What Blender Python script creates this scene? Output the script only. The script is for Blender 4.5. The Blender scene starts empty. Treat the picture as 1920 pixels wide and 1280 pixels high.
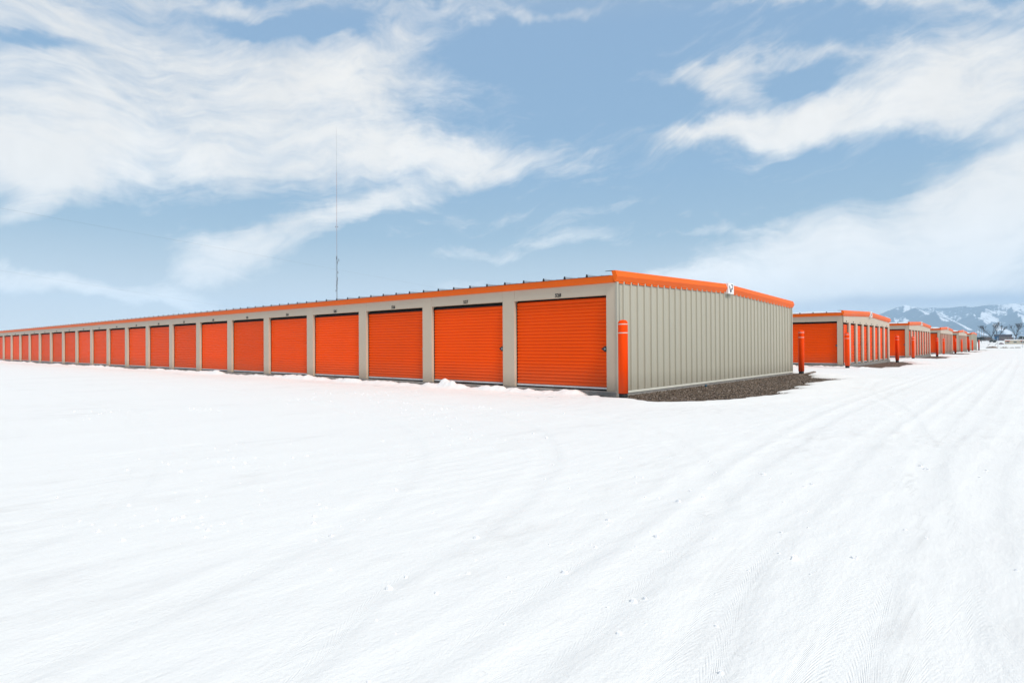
import bpy, math, random
import numpy as np
from mathutils import Vector, Matrix
random.seed(7)
C = bpy.context.scene.collection
R = math.radians

# ------------------------------------------------------------------ helpers
class MB:
    def __init__(s): s.v=[]; s.f=[]; s.m=[]
    def add(s, vs, fs, mi=0):
        o=len(s.v); s.v+= [tuple(v) for v in vs]; s.f+=[tuple(i+o for i in f) for f in fs]; s.m+=[mi]*len(fs); return s
    def box(s, x0,x1,y0,y1,z0,z1, mi=0):
        return s.add([(x0,y0,z0),(x1,y0,z0),(x1,y1,z0),(x0,y1,z0),(x0,y0,z1),(x1,y0,z1),(x1,y1,z1),(x0,y1,z1)],
            [(0,3,2,1),(4,5,6,7),(0,1,5,4),(1,2,6,5),(2,3,7,6),(3,0,4,7)], mi)
    def bbox(s, x0,x1,y0,y1,z0,z1,b=.006, mi=0):
        """box with bevelled vertical and horizontal edges"""
        vs=[];fs=[]
        def ring(x0,x1,y0,y1,z,c):
            return [(x0+c,y0,z),(x1-c,y0,z),(x1,y0+c,z),(x1,y1-c,z),(x1-c,y1,z),(x0+c,y1,z),(x0,y1-c,z),(x0,y0+c,z)]
        rs=[ring(x0+b,x1-b,y0+b,y1-b,z0,b*.5),ring(x0,x1,y0,y1,z0+b,b),ring(x0,x1,y0,y1,z1-b,b),ring(x0+b,x1-b,y0+b,y1-b,z1,b*.5)]
        for r in rs: vs+=r
        for k in range(3):
            for i in range(8): fs.append((k*8+i,k*8+(i+1)%8,(k+1)*8+(i+1)%8,(k+1)*8+i))
        fs.append(tuple(reversed(range(8)))); fs.append(tuple(range(24,32)))
        return s.add(vs,fs,mi)
    def tube(s, a, b, ra, rb=None, n=6, cap=True, mi=0):
        a=Vector(a); b=Vector(b); rb=ra if rb is None else rb
        d=(b-a).normalized(); u=d.orthogonal().normalized(); w=d.cross(u)
        vs=[a+(u*math.cos(t)+w*math.sin(t))*ra for t in [2*math.pi*i/n for i in range(n)]]
        vs+=[b+(u*math.cos(t)+w*math.sin(t))*rb for t in [2*math.pi*i/n for i in range(n)]]
        fs=[(i,(i+1)%n,n+(i+1)%n,n+i) for i in range(n)]
        if cap: fs+=[tuple(reversed(range(n))),tuple(range(n,2*n))]
        return s.add(vs,fs,mi)
    def lathe(s, prof, cx=0, cy=0, n=32, mi=0):
        vs=[];fs=[]
        for r,z in prof:
            for i in range(n):
                t=2*math.pi*i/n; vs.append((cx+r*math.cos(t),cy+r*math.sin(t),z))
        for k in range(len(prof)-1):
            for i in range(n): fs.append((k*n+i,k*n+(i+1)%n,(k+1)*n+(i+1)%n,(k+1)*n+i))
        fs.append(tuple(reversed(range(n)))); fs.append(tuple(range((len(prof)-1)*n,len(prof)*n)))
        return s.add(vs,fs,mi)
    def strip(s, rows, closed=False, mi=0):
        """rows: list of equal-length point lists -> grid of quads"""
        n=len(rows[0]); vs=[p for r in rows for p in r]; fs=[]
        for k in range(len(rows)-1):
            for i in range(n if closed else n-1):
                j=(i+1)%n; fs.append((k*n+i,k*n+j,(k+1)*n+j,(k+1)*n+i))
        return s.add(vs,fs,mi)
    def mesh(s, name, mats, smooth=False):
        me=bpy.data.meshes.new(name); me.from_pydata(s.v,[],s.f)
        for m in (mats if isinstance(mats,(list,tuple)) else [mats]): me.materials.append(m)
        me.polygons.foreach_set('material_index', s.m)
        if smooth: me.polygons.foreach_set('use_smooth',[True]*len(s.f))
        me.update(); return me
    def build(s, name, mats, parent=None, smooth=False, loc=None):
        o=bpy.data.objects.new(name, s.mesh(name,mats,smooth)); C.objects.link(o)
        if parent: o.parent=parent
        if loc: o.location=loc
        return o
def tag(o,label=None,cat=None,group=None,kind=None):
    if label:o['label']=label
    if cat:o['category']=cat
    if group:o['group']=group
    if kind:o['kind']=kind
    return o
def empty(name,loc=(0,0,0),rz=0,**k):
    o=bpy.data.objects.new(name,None); C.objects.link(o); o.location=loc; o.rotation_euler=(0,0,rz); return tag(o,**k)
def link_mesh(name,me,parent,loc=(0,0,0),rz=0):
    o=bpy.data.objects.new(name,me); C.objects.link(o); o.parent=parent; o.location=loc; o.rotation_euler=(0,0,rz); return o

# ------------------------------------------------------------------ noise (numpy)
_rng=np.random.RandomState(3); _P=_rng.permutation(512); _G=_rng.rand(512)*2-1
def vnoise(x,y):
    xi=np.floor(x).astype(int); yi=np.floor(y).astype(int); fx=x-xi; fy=y-yi
    fx=fx*fx*fx*(fx*(fx*6-15)+10); fy=fy*fy*fy*(fy*(fy*6-15)+10)
    h=lambda a,b:_G[_P[(_P[a&511]+b)&511]]
    return (h(xi,yi)*(1-fx)+h(xi+1,yi)*fx)*(1-fy)+(h(xi,yi+1)*(1-fx)+h(xi+1,yi+1)*fx)*fy
def fbm(x,y,o=4,g=.5):
    r=0;a=1;t=0
    for k in range(o): r=r+a*vnoise(x*2**k+17.3*k,y*2**k-9.1*k); t+=a; a*=g
    return r/t
def ridged(x,y,o=5):
    r=0;a=1;t=0
    for k in range(o): r=r+a*(1-np.abs(vnoise(x*2**k+31.7*k,y*2**k+5.3*k))*1.6); t+=a; a*=.5
    return r/t
def sstep(a,b,x):
    t=np.clip((x-a)/(b-a),0,1); return t*t*(3-2*t)
def grid_mesh(name,X,Y,Z,mat,smooth=True):
    ny,nx=X.shape; me=bpy.data.meshes.new(name)
    co=np.stack([X,Y,Z],-1).reshape(-1).astype(np.float32)
    me.vertices.add(nx*ny); me.vertices.foreach_set('co',co)
    i=np.arange(nx*ny).reshape(ny,nx)
    q=np.stack([i[:-1,:-1],i[:-1,1:],i[1:,1:],i[1:,:-1]],-1).reshape(-1,4); n=len(q)
    me.loops.add(n*4); me.loops.foreach_set('vertex_index',q.reshape(-1).astype(np.int32))
    me.polygons.add(n); me.polygons.foreach_set('loop_start',np.arange(0,n*4,4,dtype=np.int32))
    me.polygons.foreach_set('use_smooth',np.full(n,smooth))
    me.update(calc_edges=True); me.validate(); me.materials.append(mat)
    o=bpy.data.objects.new(name,me); C.objects.link(o); return o

# ------------------------------------------------------------------ materials
def lin(c): return tuple(((v/255)/12.92 if v/255<=.04045 else ((v/255+.055)/1.055)**2.4) for v in c)
class NT:
    def __init__(s,m): s.t=m.node_tree; s.n=s.t.nodes; s.l=s.t.links
    def N(s,ty,**k):
        n=s.n.new(ty)
        for a,b in k.items():
            if a.startswith('i_'): n.inputs[a[2:].replace('_',' ')].default_value=b
            else: setattr(n,a,b)
        return n
    def L(s,a,b): s.l.new(a,b)
def material(name, col, rough=.5, metal=0, var=.06, vscale=1.5, bump=0, bscale=40, spec=.35, dirt=None, streak=False, coat=0, objvar=0):
    m=bpy.data.materials.new(name); m.use_nodes=True; t=NT(m)
    b=t.n['Principled BSDF']; b.inputs['Metallic'].default_value=metal; b.inputs['Specular IOR Level'].default_value=spec
    b.inputs['Coat Weight'].default_value=coat
    tc=t.N('ShaderNodeTexCoord'); mp=t.N('ShaderNodeMapping'); t.L(tc.outputs['Object'],mp.inputs[0])
    if streak: mp.inputs['Scale'].default_value=(1,1,.12)
    nz=t.N('ShaderNodeTexNoise',i_Scale=vscale,i_Detail=6.0,i_Roughness=.6); t.L(mp.outputs[0],nz.inputs['Vector'])
    rp=t.N('ShaderNodeMapRange'); rp.inputs['From Min'].default_value=.3; rp.inputs['From Max'].default_value=.7
    rp.inputs['To Min'].default_value=1-var; rp.inputs['To Max'].default_value=1+var; t.L(nz.outputs[0],rp.inputs[0])
    mx=t.N('ShaderNodeVectorMath',operation='SCALE'); mx.inputs[0].default_value=col; t.L(rp.outputs[0],mx.inputs['Scale'])
    out=mx.outputs[0]
    if objvar:
        oi=t.N('ShaderNodeObjectInfo'); r0=t.N('ShaderNodeMapRange'); r0.inputs['To Min'].default_value=1-objvar; r0.inputs['To Max'].default_value=1+objvar*.6; t.L(oi.outputs['Random'],r0.inputs[0])
        m0=t.N('ShaderNodeVectorMath',operation='SCALE'); t.L(out,m0.inputs[0]); t.L(r0.outputs[0],m0.inputs['Scale']); out=m0.outputs[0]
    if dirt:
        dc,amt,z0,z1=dirt   # mud spatter near the bottom, object z from z0 (full) to z1 (none)
        sp=t.N('ShaderNodeSeparateXYZ'); t.L(tc.outputs['Object'],sp.inputs[0])
        r2=t.N('ShaderNodeMapRange'); r2.inputs['From Min'].default_value=z0; r2.inputs['From Max'].default_value=z1
        r2.inputs['To Min'].default_value=amt; r2.inputs['To Max'].default_value=0; t.L(sp.outputs['Z'],r2.inputs[0])
        n2=t.N('ShaderNodeTexNoise',i_Scale=14.0,i_Detail=8.0,i_Roughness=.7); t.L(tc.outputs['Object'],n2.inputs['Vector'])
        mm=t.N('ShaderNodeMath',operation='MULTIPLY'); t.L(r2.outputs[0],mm.inputs[0]); t.L(n2.outputs[0],mm.inputs[1])
        mc=t.N('ShaderNodeMix',data_type='RGBA'); t.L(mm.outputs[0],mc.inputs['Factor']); t.L(out,mc.inputs['A']); mc.inputs['B'].default_value=(*dc,1)
        out=mc.outputs['Result']
    t.L(out,b.inputs['Base Color'])
    rr=t.N('ShaderNodeMapRange'); rr.inputs['To Min'].default_value=max(0,rough-.08); rr.inputs['To Max'].default_value=min(1,rough+.1)
    t.L(nz.outputs[0],rr.inputs[0]); t.L(rr.outputs[0],b.inputs['Roughness'])
    if bump:
        n3=t.N('ShaderNodeTexNoise',i_Scale=bscale,i_Detail=4.0); t.L(tc.outputs['Object'],n3.inputs['Vector'])
        bp=t.N('ShaderNodeBump',i_Strength=bump,i_Distance=.01); t.L(n3.outputs[0],bp.inputs['Height']); t.L(bp.outputs[0],b.inputs['Normal'])
    return m
ORANGE=(.95,.090,.001)
M={}
M['door']=material('orange_door_paint',ORANGE,.45,spec=.13,objvar=.11,dirt=((.42,.13,.06),.75,-.05,.55),var=.05,vscale=.8,bump=.12,bscale=6)
M['trim']=material('orange_trim_paint',(.86,.135,.010),.42,spec=.13,var=.04,vscale=1.2,bump=.1,bscale=5)
M['bollard']=material('orange_plastic',(.90,.062,.001),.48,spec=.10,dirt=((.35,.10,.05),.8,.05,.6),objvar=.05,var=.06,vscale=3,bump=.05,bscale=30)
M['white_band']=material('white_reflective_tape',(.58,.50,.44),.4)
M['beige']=material('beige_wall_paint',(.54,.445,.335),.45,var=.03,vscale=.9,bump=.08,bscale=4,dirt=((.16,.13,.1),.9,.0,.45))
M['panel']=material('light_stone_panel_paint',(.43,.405,.325),.42,var=.03,vscale=.7,bump=.16,bscale=4,streak=True,dirt=((.2,.17,.13),.9,.0,.5))
M['cream']=material('cream_base_trim',(.66,.64,.55),.5)
M['concrete']=material('concrete',(.26,.245,.225),.9,var=.25,vscale=5,bump=.6,bscale=60)
M['rubber']=material('black_rubber',(.012,.012,.013),.7)
M['black']=material('black_painted_metal',(.015,.015,.018),.35)
M['steel']=material('galvanised_steel',(.55,.56,.57),.35,metal=.8,var=.1,vscale=4)
M['alu']=material('dull_aluminium_bar',(.62,.61,.6),.45,metal=.25,var=.12,vscale=9)
M['roof']=material('galvanised_roof_sheet',(.42,.43,.44),.4,metal=.6,var=.1)
M['number']=material('black_number_vinyl',(.012,.012,.012),.5)
M['sign']=material('white_sign_face',(.84,.84,.83),.4)
M['logo']=material('dark_navy_logo',(.018,.018,.045),.5)
M['dark']=material('dark_void_seal_shade',(.008,.008,.008),.9)
M['bark']=material('grey_brown_bark',(.045,.034,.03),.9,var=.3,vscale=2)
M['twig']=material('brown_twigs',(.17,.12,.095),.9,var=.3,vscale=2)
M['paletwig']=material('pale_grey_twigs',(.26,.22,.2),.9,var=.2)
M['evergreen']=material('dark_evergreen_leaves',(.010,.020,.008),.8,var=.4,vscale=3)
M['blue']=material('blue_siding',(.012,.10,.22),.6)
M['brownsiding']=material('brown_siding',(.17,.12,.12),.7,var=.2)
M['shingle']=material('dark_shingles',(.05,.05,.065),.9,var=.2)
M['tan']=material('cream_siding',(.62,.52,.38),.7)
M['brick']=material('rust_red_awning',(.42,.09,.03),.7)
M['glass']=material('dark_window_glass',(.09,.12,.12),.15)
M['wire']=material('dark_wire',(.08,.08,.085),.6)
M['mast']=material('grey_mast_steel',(.13,.12,.13),.6)
M['mastred']=material('faded_red_mast_steel',(.30,.09,.06),.6)
M['soilpile']=material('brown_soil',(.16,.11,.075),.95,var=.4,vscale=2,bump=.6,bscale=4)
M['wood']=material('weathered_board',(.16,.12,.09),.85,var=.3,vscale=8)

def snow_material():
    m=bpy.data.materials.new('snow'); m.use_nodes=True; t=NT(m); b=t.n['Principled BSDF']
    b.inputs['Roughness'].default_value=.75; b.inputs['Specular IOR Level'].default_value=.25
    geo=t.N('ShaderNodeNewGeometry')
    def nz(scale,detail=5,rough=.6,sc=(1,1,1),rot=0,dist=0):
        mp=t.N('ShaderNodeMapping'); mp.inputs['Scale'].default_value=sc; mp.inputs['Rotation'].default_value=(0,0,rot)
        t.L(geo.outputs['Position'],mp.inputs[0]); n=t.N('ShaderNodeTexNoise',i_Scale=scale,i_Detail=float(detail),i_Roughness=rough,i_Distortion=dist)
        t.L(mp.outputs[0],n.inputs['Vector']); return n.outputs[0]
    def mr(x,a,b_,c,d):
        r=t.N('ShaderNodeMapRange'); 
        for k,v in zip(('From Min','From Max','To Min','To Max'),(a,b_,c,d)): r.inputs[k].default_value=v
        t.L(x,r.inputs[0]); return r.outputs[0]
    def mul(a,b_,op='MULTIPLY'):
        k=t.N('ShaderNodeMath',operation=op)
        for i,v in enumerate((a,b_)):
            if isinstance(v,(int,float)): k.inputs[i].default_value=v
            else: t.L(v,k.inputs[i])
        return k.outputs[0]
    # packed / dirty thin patches, streaky along the driving directions
    d1=mr(nz(.55,6,.65,(1,.45,1),.12),.50,.72,0,1)
    d2=mr(nz(5.5,5,.7,(1,.3,1),.12),.46,.7,0,1)
    dirt=mul(mul(d1,d2),.42)
    fine=mr(nz(38,3,.7),.70,.78,0,1); specks=mul(mul(fine,mr(nz(.8,3),.5,.62,0,1)),.5)
    att=t.N('ShaderNodeAttribute',attribute_name='thin'); 
    thin=mul(att.outputs['Fac'],mr(nz(7,6,.7),.35,.62,0,1))
    f=mul(mul(dirt,specks,'MAXIMUM'),mul(thin,.75),'MAXIMUM')
    mx=t.N('ShaderNodeMix',data_type='RGBA'); mx.inputs['A'].default_value=(.865,.87,.855,1); mx.inputs['B'].default_value=(.50,.48,.47,1)
    t.L(f,mx.inputs['Factor']); t.L(mx.outputs['Result'],b.inputs['Base Color'])
    h=mul(mul(nz(2.2,6,.6,(1,.28,1),.14),.006),mul(nz(12,6,.7,(1,.35,1),.1),.014),'ADD')
    h=mul(h,mul(nz(55,4,.7),.006),'ADD')
    wv=t.N('ShaderNodeTexWave',i_Scale=1.9,i_Distortion=5.5,i_Detail=3.0,wave_type='BANDS',bands_direction='X')
    mp=t.N('ShaderNodeMapping'); mp.inputs['Rotation'].default_value=(0,0,.10); t.L(geo.outputs['Position'],mp.inputs[0]); t.L(mp.outputs[0],wv.inputs['Vector'])
    h=mul(h,mul(mul(wv.outputs['Fac'],mr(nz(.35,3),.45,.6,0,1)),.003),'ADD')
    # tyre tread pressed into the ruts: blocks across the wheel width, repeated along the rolling direction
    def A(nm): return t.N('ShaderNodeAttribute',attribute_name=nm).outputs['Fac']
    td=A('td'); ts=A('ts'); tw=A('tw')
    sx=mul(mul(mul(mul(td,td),38.0),ts,'ADD'),150.0)
    k1=t.N('ShaderNodeMath',operation='SINE'); t.L(sx,k1.inputs[0]); k2=t.N('ShaderNodeMath',operation='SINE'); t.L(mul(td,170.0),k2.inputs[0])
    tr=mul(mul(k1.outputs[0],mul(mul(k2.outputs[0],.5),.6,'ADD')),mul(tw,mr(nz(1.3,3),.35,.6,.15,1)))
    h=mul(h,mul(tr,.0013),'ADD'); h=mul(h,mul(tw,-.004),'ADD')
    bp=t.N('ShaderNodeBump',i_Strength=.55,i_Distance=1.0); t.L(h,bp.inputs['Height']); t.L(bp.outputs[0],b.inputs['Normal'])
    return m
M['snow']=snow_material()
def roofsnow():
    return material('roof_snow_surface',(.86,.86,.87),.8,var=.02,bump=.5,bscale=9)
M['roofsnow']=roofsnow()
def gravel_material():
    m=bpy.data.materials.new('gravel'); m.use_nodes=True; t=NT(m); b=t.n['Principled BSDF']; b.inputs['Roughness'].default_value=.9
    geo=t.N('ShaderNodeNewGeometry')
    v=t.N('ShaderNodeTexVoronoi',i_Scale=26.0); t.L(geo.outputs['Position'],v.inputs['Vector'])
    cr=t.N('ShaderNodeValToRGB'); cr.color_ramp.elements[0].color=(.018,.013,.009,1); cr.color_ramp.elements[1].color=(.36,.28,.21,1)
    e=cr.color_ramp.elements.new(.6); e.color=(.085,.056,.037,1)
    sp=t.N('ShaderNodeSeparateColor'); t.L(v.outputs['Color'],sp.inputs[0]); t.L(sp.outputs[0],cr.inputs[0])
    n=t.N('ShaderNodeTexNoise',i_Scale=1.6,i_Detail=5.0); t.L(geo.outputs['Position'],n.inputs['Vector'])
    r=t.N('ShaderNodeMapRange'); r.inputs['To Min'].default_value=.55; r.inputs['To Max'].default_value=1.35; t.L(n.outputs[0],r.inputs[0])
    s=t.N('ShaderNodeVectorMath',operation='SCALE'); t.L(cr.outputs[0],s.inputs[0]); t.L(r.outputs[0],s.inputs['Scale']); t.L(s.outputs[0],b.inputs['Base Color'])
    bp=t.N('ShaderNodeBump',i_Strength=1.0,i_Distance=.02); t.L(v.outputs['Distance'],bp.inputs['Height']); t.L(bp.outputs[0],b.inputs['Normal'])
    return m
M['gravel']=gravel_material()
M['stones']=material('loose_stones',(.15,.11,.08),.9,var=.6,vscale=9,bump=.3,bscale=60)

# ------------------------------------------------------------------ layout constants
MOD=3.048; W=12.85; ROWS=[0,21.156,42.30,63.4,84.5,105.6]; RISE=.175
H_EAVE=2.50
def slope_z(y): return RISE*(1-abs(y-W/2)/(W/2))
# ------------------------------------------------------------------ the snow ground
def lines(segs):
    out=[]
    for a,b,s in segs:
        n=max(1,int(round((b-a)/s))); out+=list(np.linspace(a,b,n,endpoint=False))
    return np.array(out+[segs[-1][1]])
gx=lines([(-16000,-2000,2000),(-2000,-400,200),(-400,-120,20),(-120,-40,.8),(-40,-16,.2),(-16,-6,.09),(-6,8.4,.05),(8.4,12,.2),(12,40,1.5),(40,400,24),(400,2000,200),(2000,12000,2000)])
gy=lines([(-4000,-400,600),(-400,-40,40),(-40,-14,2),(-14,-11,.1),(-11,1.2,.05),(1.2,14,.07),(14,22,.1),(22,44,.35),(44,120,.9),(120,240,1.5),(240,900,10),(900,3000,150),(3000,15000,1500)])
X,Y=np.meshgrid(gx,gy)
def seg_dist(px,py,pts):
    """distance to polyline"""
    best=np.full(px.shape,1e9)
    for (x0,y0),(x1,y1) in zip(pts[:-1],pts[1:]):
        dx,dy=x1-x0,y1-y0; t=np.clip(((px-x0)*dx+(py-y0)*dy)/(dx*dx+dy*dy),0,1)
        best=np.minimum(best,np.hypot(px-x0-t*dx,py-y0-t*dy))
    return best
def smooth_poly(pts,n=8):
    out=[]
    P=[pts[0]]+pts+[pts[-1]]
    for i in range(1,len(P)-2):
        for k in range(n):
            t=k/n; a,b,c,d=[np.array(P[i+j],float) for j in (-1,0,1,2)]
            out.append(tuple(.5*((2*b)+(-a+c)*t+(2*a-5*b+4*c-d)*t*t+(-a+3*b-3*c+d)*t**3)))
    out.append(pts[-1]); return out
def poly_sd(px,py,poly):
    inside=np.zeros(px.shape,bool); n=len(poly)
    for i in range(n):
        x0,y0=poly[i]; x1,y1=poly[(i+1)%n]
        c=((y0>py)!=(y1>py))&(px<(x1-x0)*(py-y0)/((y1-y0)+1e-12)+x0); inside^=c
    d=seg_dist(px,py,list(poly)+[poly[0]])
    return np.where(inside,-d,d)
GR1=[(-.6,-.25),(.15,-.22),(.5,-.30),(.85,-.5),(1.2,-.62),(1.55,-.55),(1.9,-.12),(2.16,.6),(2.32,1.4),(2.49,2.2),(2.6,2.9),(2.25,3.2),(2.40,4.3),(2.62,4.8),(2.22,5.4),(2.42,6.3),(2.05,6.8),(2.0,7.8),(2.25,9.0),(2.42,10.1),(1.7,10.2),(1.3,10.6),(1.2,11.3),(.6,12.2),(.5,13.3),(-.3,13.5),(-.6,13.3)]
def gr_other(y0,s): 
    return [(-.3,y0+1.9),(.7,y0-2.3+2.2),(1.3,y0-2.0+1.7),(1.85,y0-.9),(1.6,y0+.4),(2.1,y0+.6),(2.0,y0+4.0),(2.4,y0+5.3),(2.75+s,y0+6.4),(1.9,y0+7.6),(1.6,y0+9.6),(1.1,y0+11.5),(.7,y0+13.2),(-.3,y0+13.3)]
Z=np.zeros_like(X); THIN=np.zeros_like(X)
# gentle large-scale unevenness, stronger further out
far=sstep(120,500,np.hypot(X,Y))
Z+=.022*fbm(X*.22,Y*.16,3)*(1-far)
Z+=.007*fbm(X*1.1+3,Y*.42,4)*(1-far)
Z+=.006*fbm(X*4.5,Y*2.2,4)*(1-sstep(10,30,np.hypot(X-3,Y+4)))
rough=sstep(186,192,Y)*(1-sstep(620,800,Y))
Z+=rough*(.42*sstep(.0,.6,fbm(X*.11,Y*.035,4)+.12)+.10*fbm(X*.5,Y*.2,4))*(1-.8*sstep(300,450,Y))
Z+=.45*sstep(190,450,Y)+2.6*sstep(485,620,Y)
# wheel ruts
near=(X>-60)&(X<12)&(Y>-14)&(Y<45)
xn=X[near]; yn=Y[near]; zn=np.zeros(xn.shape); wob=.05*fbm(xn*.6,yn*.6,2)
RUTS=[([(5.62,-11.5),(5.55,-10.04),(5.4,-8.88),(5.02,-6.58),(4.79,-4.3),(4.55,0),(4.4,8),(4.3,30)],.105,.017),
 ([(5.30,-11.7),(5.20,-10.2),(5.02,-8.8),(4.7,-6.6),(4.45,-4.3),(4.2,0),(4.1,8),(4.1,30)],.10,.014),
 ([(6.15,-11.2),(5.98,-9.68),(5.75,-8.4),(5.62,-6.2),(5.5,-4.61),(5.4,0),(5.3,10),(5.2,40)],.11,.014),
 ([(6.45,-10.6),(6.36,-9.34),(6.30,-8.2),(6.1,-4.2),(5.95,3),(5.9,40)],.11,.012),
 ([(6.72,-11.2),(6.66,-9.13),(6.48,-7.22),(6.14,-4.09),(6.3,4),(6.3,40)],.105,.013),
 ([(6.95,-10.6),(6.71,-8.05),(6.6,-5.0),(6.8,0),(7.0,12),(7.0,40)],.11,.012),
 ([(4.98,-11.4),(4.93,-10.57),(4.54,-9.85),(4.0,-8.2),(2.8,-6.2),(.4,-4.4),(-4,-3.3),(-12,-2.7),(-50,-2.4)],.11,.014),
 ([(4.5,-11.6),(4.2,-11.14),(3.82,-9.99),(3.1,-8.6),(1.6,-7.1),(-1,-5.7),(-5,-4.9),(-14,-4.3),(-50,-4.0)],.11,.013),
 ([(5.3,-7.6),(4.2,-5.6),(2.4,-3.7),(-.2,-2.5),(-4,-1.9),(-12,-1.6),(-50,-1.5)],.10,.011),
 ([(3.4,-12.5),(2.4,-10.6),(.4,-9.4),(-3,-8.4),(-9,-7.6),(-40,-7.2)],.11,.010),
 ([(2.0,-13),(.8,-11.6),(-2,-10.4),(-7,-9.5),(-40,-9)],.11,.010),
 ([(6.0,-3.5),(5.2,.5),(3.9,5.0),(3.4,10),(3.3,16),(2.7,18.2),(0,19.2),(-10,19.6)],.10,.012),
 ([(7.8,-9),(7.9,-4),(7.9,40)],.11,.012)]
TS=np.zeros(xn.shape); TD=np.zeros(xn.shape); TW=np.zeros(xn.shape)
def rut_coords(px,py,pts):
    best=np.full(px.shape,1e9); S=np.zeros(px.shape); Dl=np.zeros(px.shape); acc_=0
    for (x0,y0),(x1,y1) in zip(pts[:-1],pts[1:]):
        dx,dy=x1-x0,y1-y0; L=math.hypot(dx,dy); tr=((px-x0)*dx+(py-y0)*dy)/(L*L); tt=np.clip(tr,0,1)
        d_=np.hypot(px-x0-tt*dx,py-y0-tt*dy); k=d_<best
        best=np.where(k,d_,best); S=np.where(k,acc_+tt*L,S); Dl=np.where(k,((px-x0)*dy-(py-y0)*dx)/L,Dl); acc_+=L
    return best,S,Dl
for pts,hw,dep in RUTS:
    d,S_,Dl=rut_coords(xn,yn,smooth_poly(pts)); d=d+wob*.25
    w_=1-sstep(hw*.8,hw*1.5,d); k=w_>TW; TS=np.where(k|(d<.3)&(TW<=.01),S_,TS); TD=np.where(k|(d<.3)&(TW<=.01),Dl,TD); TW=np.maximum(TW,w_*(.55+.45*sstep(-.3,.3,fbm(xn*.9,yn*.9,3))))
    zn+=.28*-dep*(1-sstep(hw*.75,hw*1.25,d))+.28*dep*.55*np.exp(-((d-hw*1.5)/(hw*.45))**2)
Z[near]+=zn
ATT={}
for nm_,ar in (('ts',TS),('td',TD),('tw',TW)):
    full=np.zeros_like(Z); full[near]=ar; ATT[nm_]=full
# gravel openings: the snow sheet dips under the gravel there
edge=.22*fbm(X*.9,Y*.9,3)+.14*fbm(X*3,Y*3,3)+.08*fbm(X*9,Y*7,3)
def opening(poly,depth=.09,soft=.07):
    global Z,THIN
    x0=min(p[0] for p in poly)-3; x1=max(p[0] for p in poly)+3; y0=min(p[1] for p in poly)-3; y1=max(p[1] for p in poly)+3
    k=(X>x0)&(X<x1)&(Y>y0)&(Y<y1)
    sd=poly_sd(X[k],Y[k],poly)+edge[k]*.75
    Z[k]=Z[k]*(sstep(-.1,.4,sd))+.028*sstep(0,.25,sd)*(1-sstep(.3,1.2,sd))-depth*(1-sstep(-soft,soft,sd))+.008
    THIN[k]=np.maximum(THIN[k],(1-sstep(.0,.22,sd))*.8)
opening(GR1)
for i,y0 in enumerate(ROWS[1:]): opening(gr_other(y0,[.0,.3,.5,.3,.2][i]),soft=.12)
# slivers of bare gravel along the doors (shallow) and snow piled against the slab
def along(y0,x_lo,x_hi):
    global Z,THIN
    k=(X>x_lo)&(X<x_hi)&(Y>y0-2.6)&(Y<y0+.6)
    x=X[k]; y=Y[k]-y0
    n=fbm(x*.55,y*0+y0,3); n2=fbm(x*3.1,y*3.1,4); n3=fbm(x*9,y*9,3)
    ridge=np.exp(-((y+.32+.10*n)/(.15+.06*n2))**2)*np.clip(.055+.17*np.maximum(0,fbm(x*.75+5,y*0+3.3+y0,4))+.05*n2+.03*n3,0,.3)
    gap=(1-sstep(-.16,-.05,-y-.20*(n+.35)-.05*n2))       # bare concrete strip right at the slab
    Z[k]+=ridge-gap*.10*sstep(-.15,.15,n)
    sl=np.exp(-((y+.95+.25*n)/.10)**2)*sstep(.18,.45,fbm(x*.8+9,y*2+1,4))
    Z[k]-=sl*.05; THIN[k]=np.maximum(THIN[k],np.clip(sl*1.3,0,1))
    THIN[k]=np.maximum(THIN[k],.35*np.exp(-((y+1.0)/.5)**2)*sstep(.0,.4,fbm(x*.3,y*1.2,3)))
along(0,-95,-.1)
for y0 in ROWS[1:]: along(y0,-40,.2)
def lump(cx,cy,h,rx,ry):
    global Z
    k=(np.abs(X-cx)<rx*3)&(np.abs(Y-cy)<ry*3)
    x=X[k];y=Y[k]
    Z[k]+=.55*h*np.clip(1-((x-cx)/rx)**2-((y-cy)/ry)**2+.8*fbm(x*5,y*5,4)+.25*fbm(x*14,y*14,2),0,1.3)**.75
for a in [(-3.18,-.24,.17,.20,.16),(-3.5,-.30,.10,.30,.16),(-2.83,-.22,.09,.13,.10),(-4.95,-.30,.19,.32,.18),(-5.15,-.27,.10,.2,.12),(-4.55,-.32,.09,.3,.15),(-5.5,-.36,.07,.4,.15),
          (-7.6,-.35,.07,.6,.18),(-9.3,-.35,.07,.6,.18),(-12.0,-.33,.13,.62,.22),(-12.9,-.36,.10,.6,.2),(-11.2,-.36,.06,.4,.15),(-15.6,-.3,.08,.35,.15),(-19.6,-.3,.13,1.0,.2),(-18.6,-.3,.07,.5,.2),(-2.1,-.42,.05,.5,.14),(-1.1,-.45,.04,.6,.14),(1.9,11.7,.05,.5,.3),(2.3,.1,-.0,.1,.1)]: lump(*a)
for a in [(.55,11.15,.055,.22,.10),(.95,11.0,.05,.13,.09),(.62,-.28,.04,.12,.05),(1.0,-.45,.035,.16,.04),(.1,21.0,.06,.4,.2),(1.05,19.9,.10,.35,.3)]: lump(*a)
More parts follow.
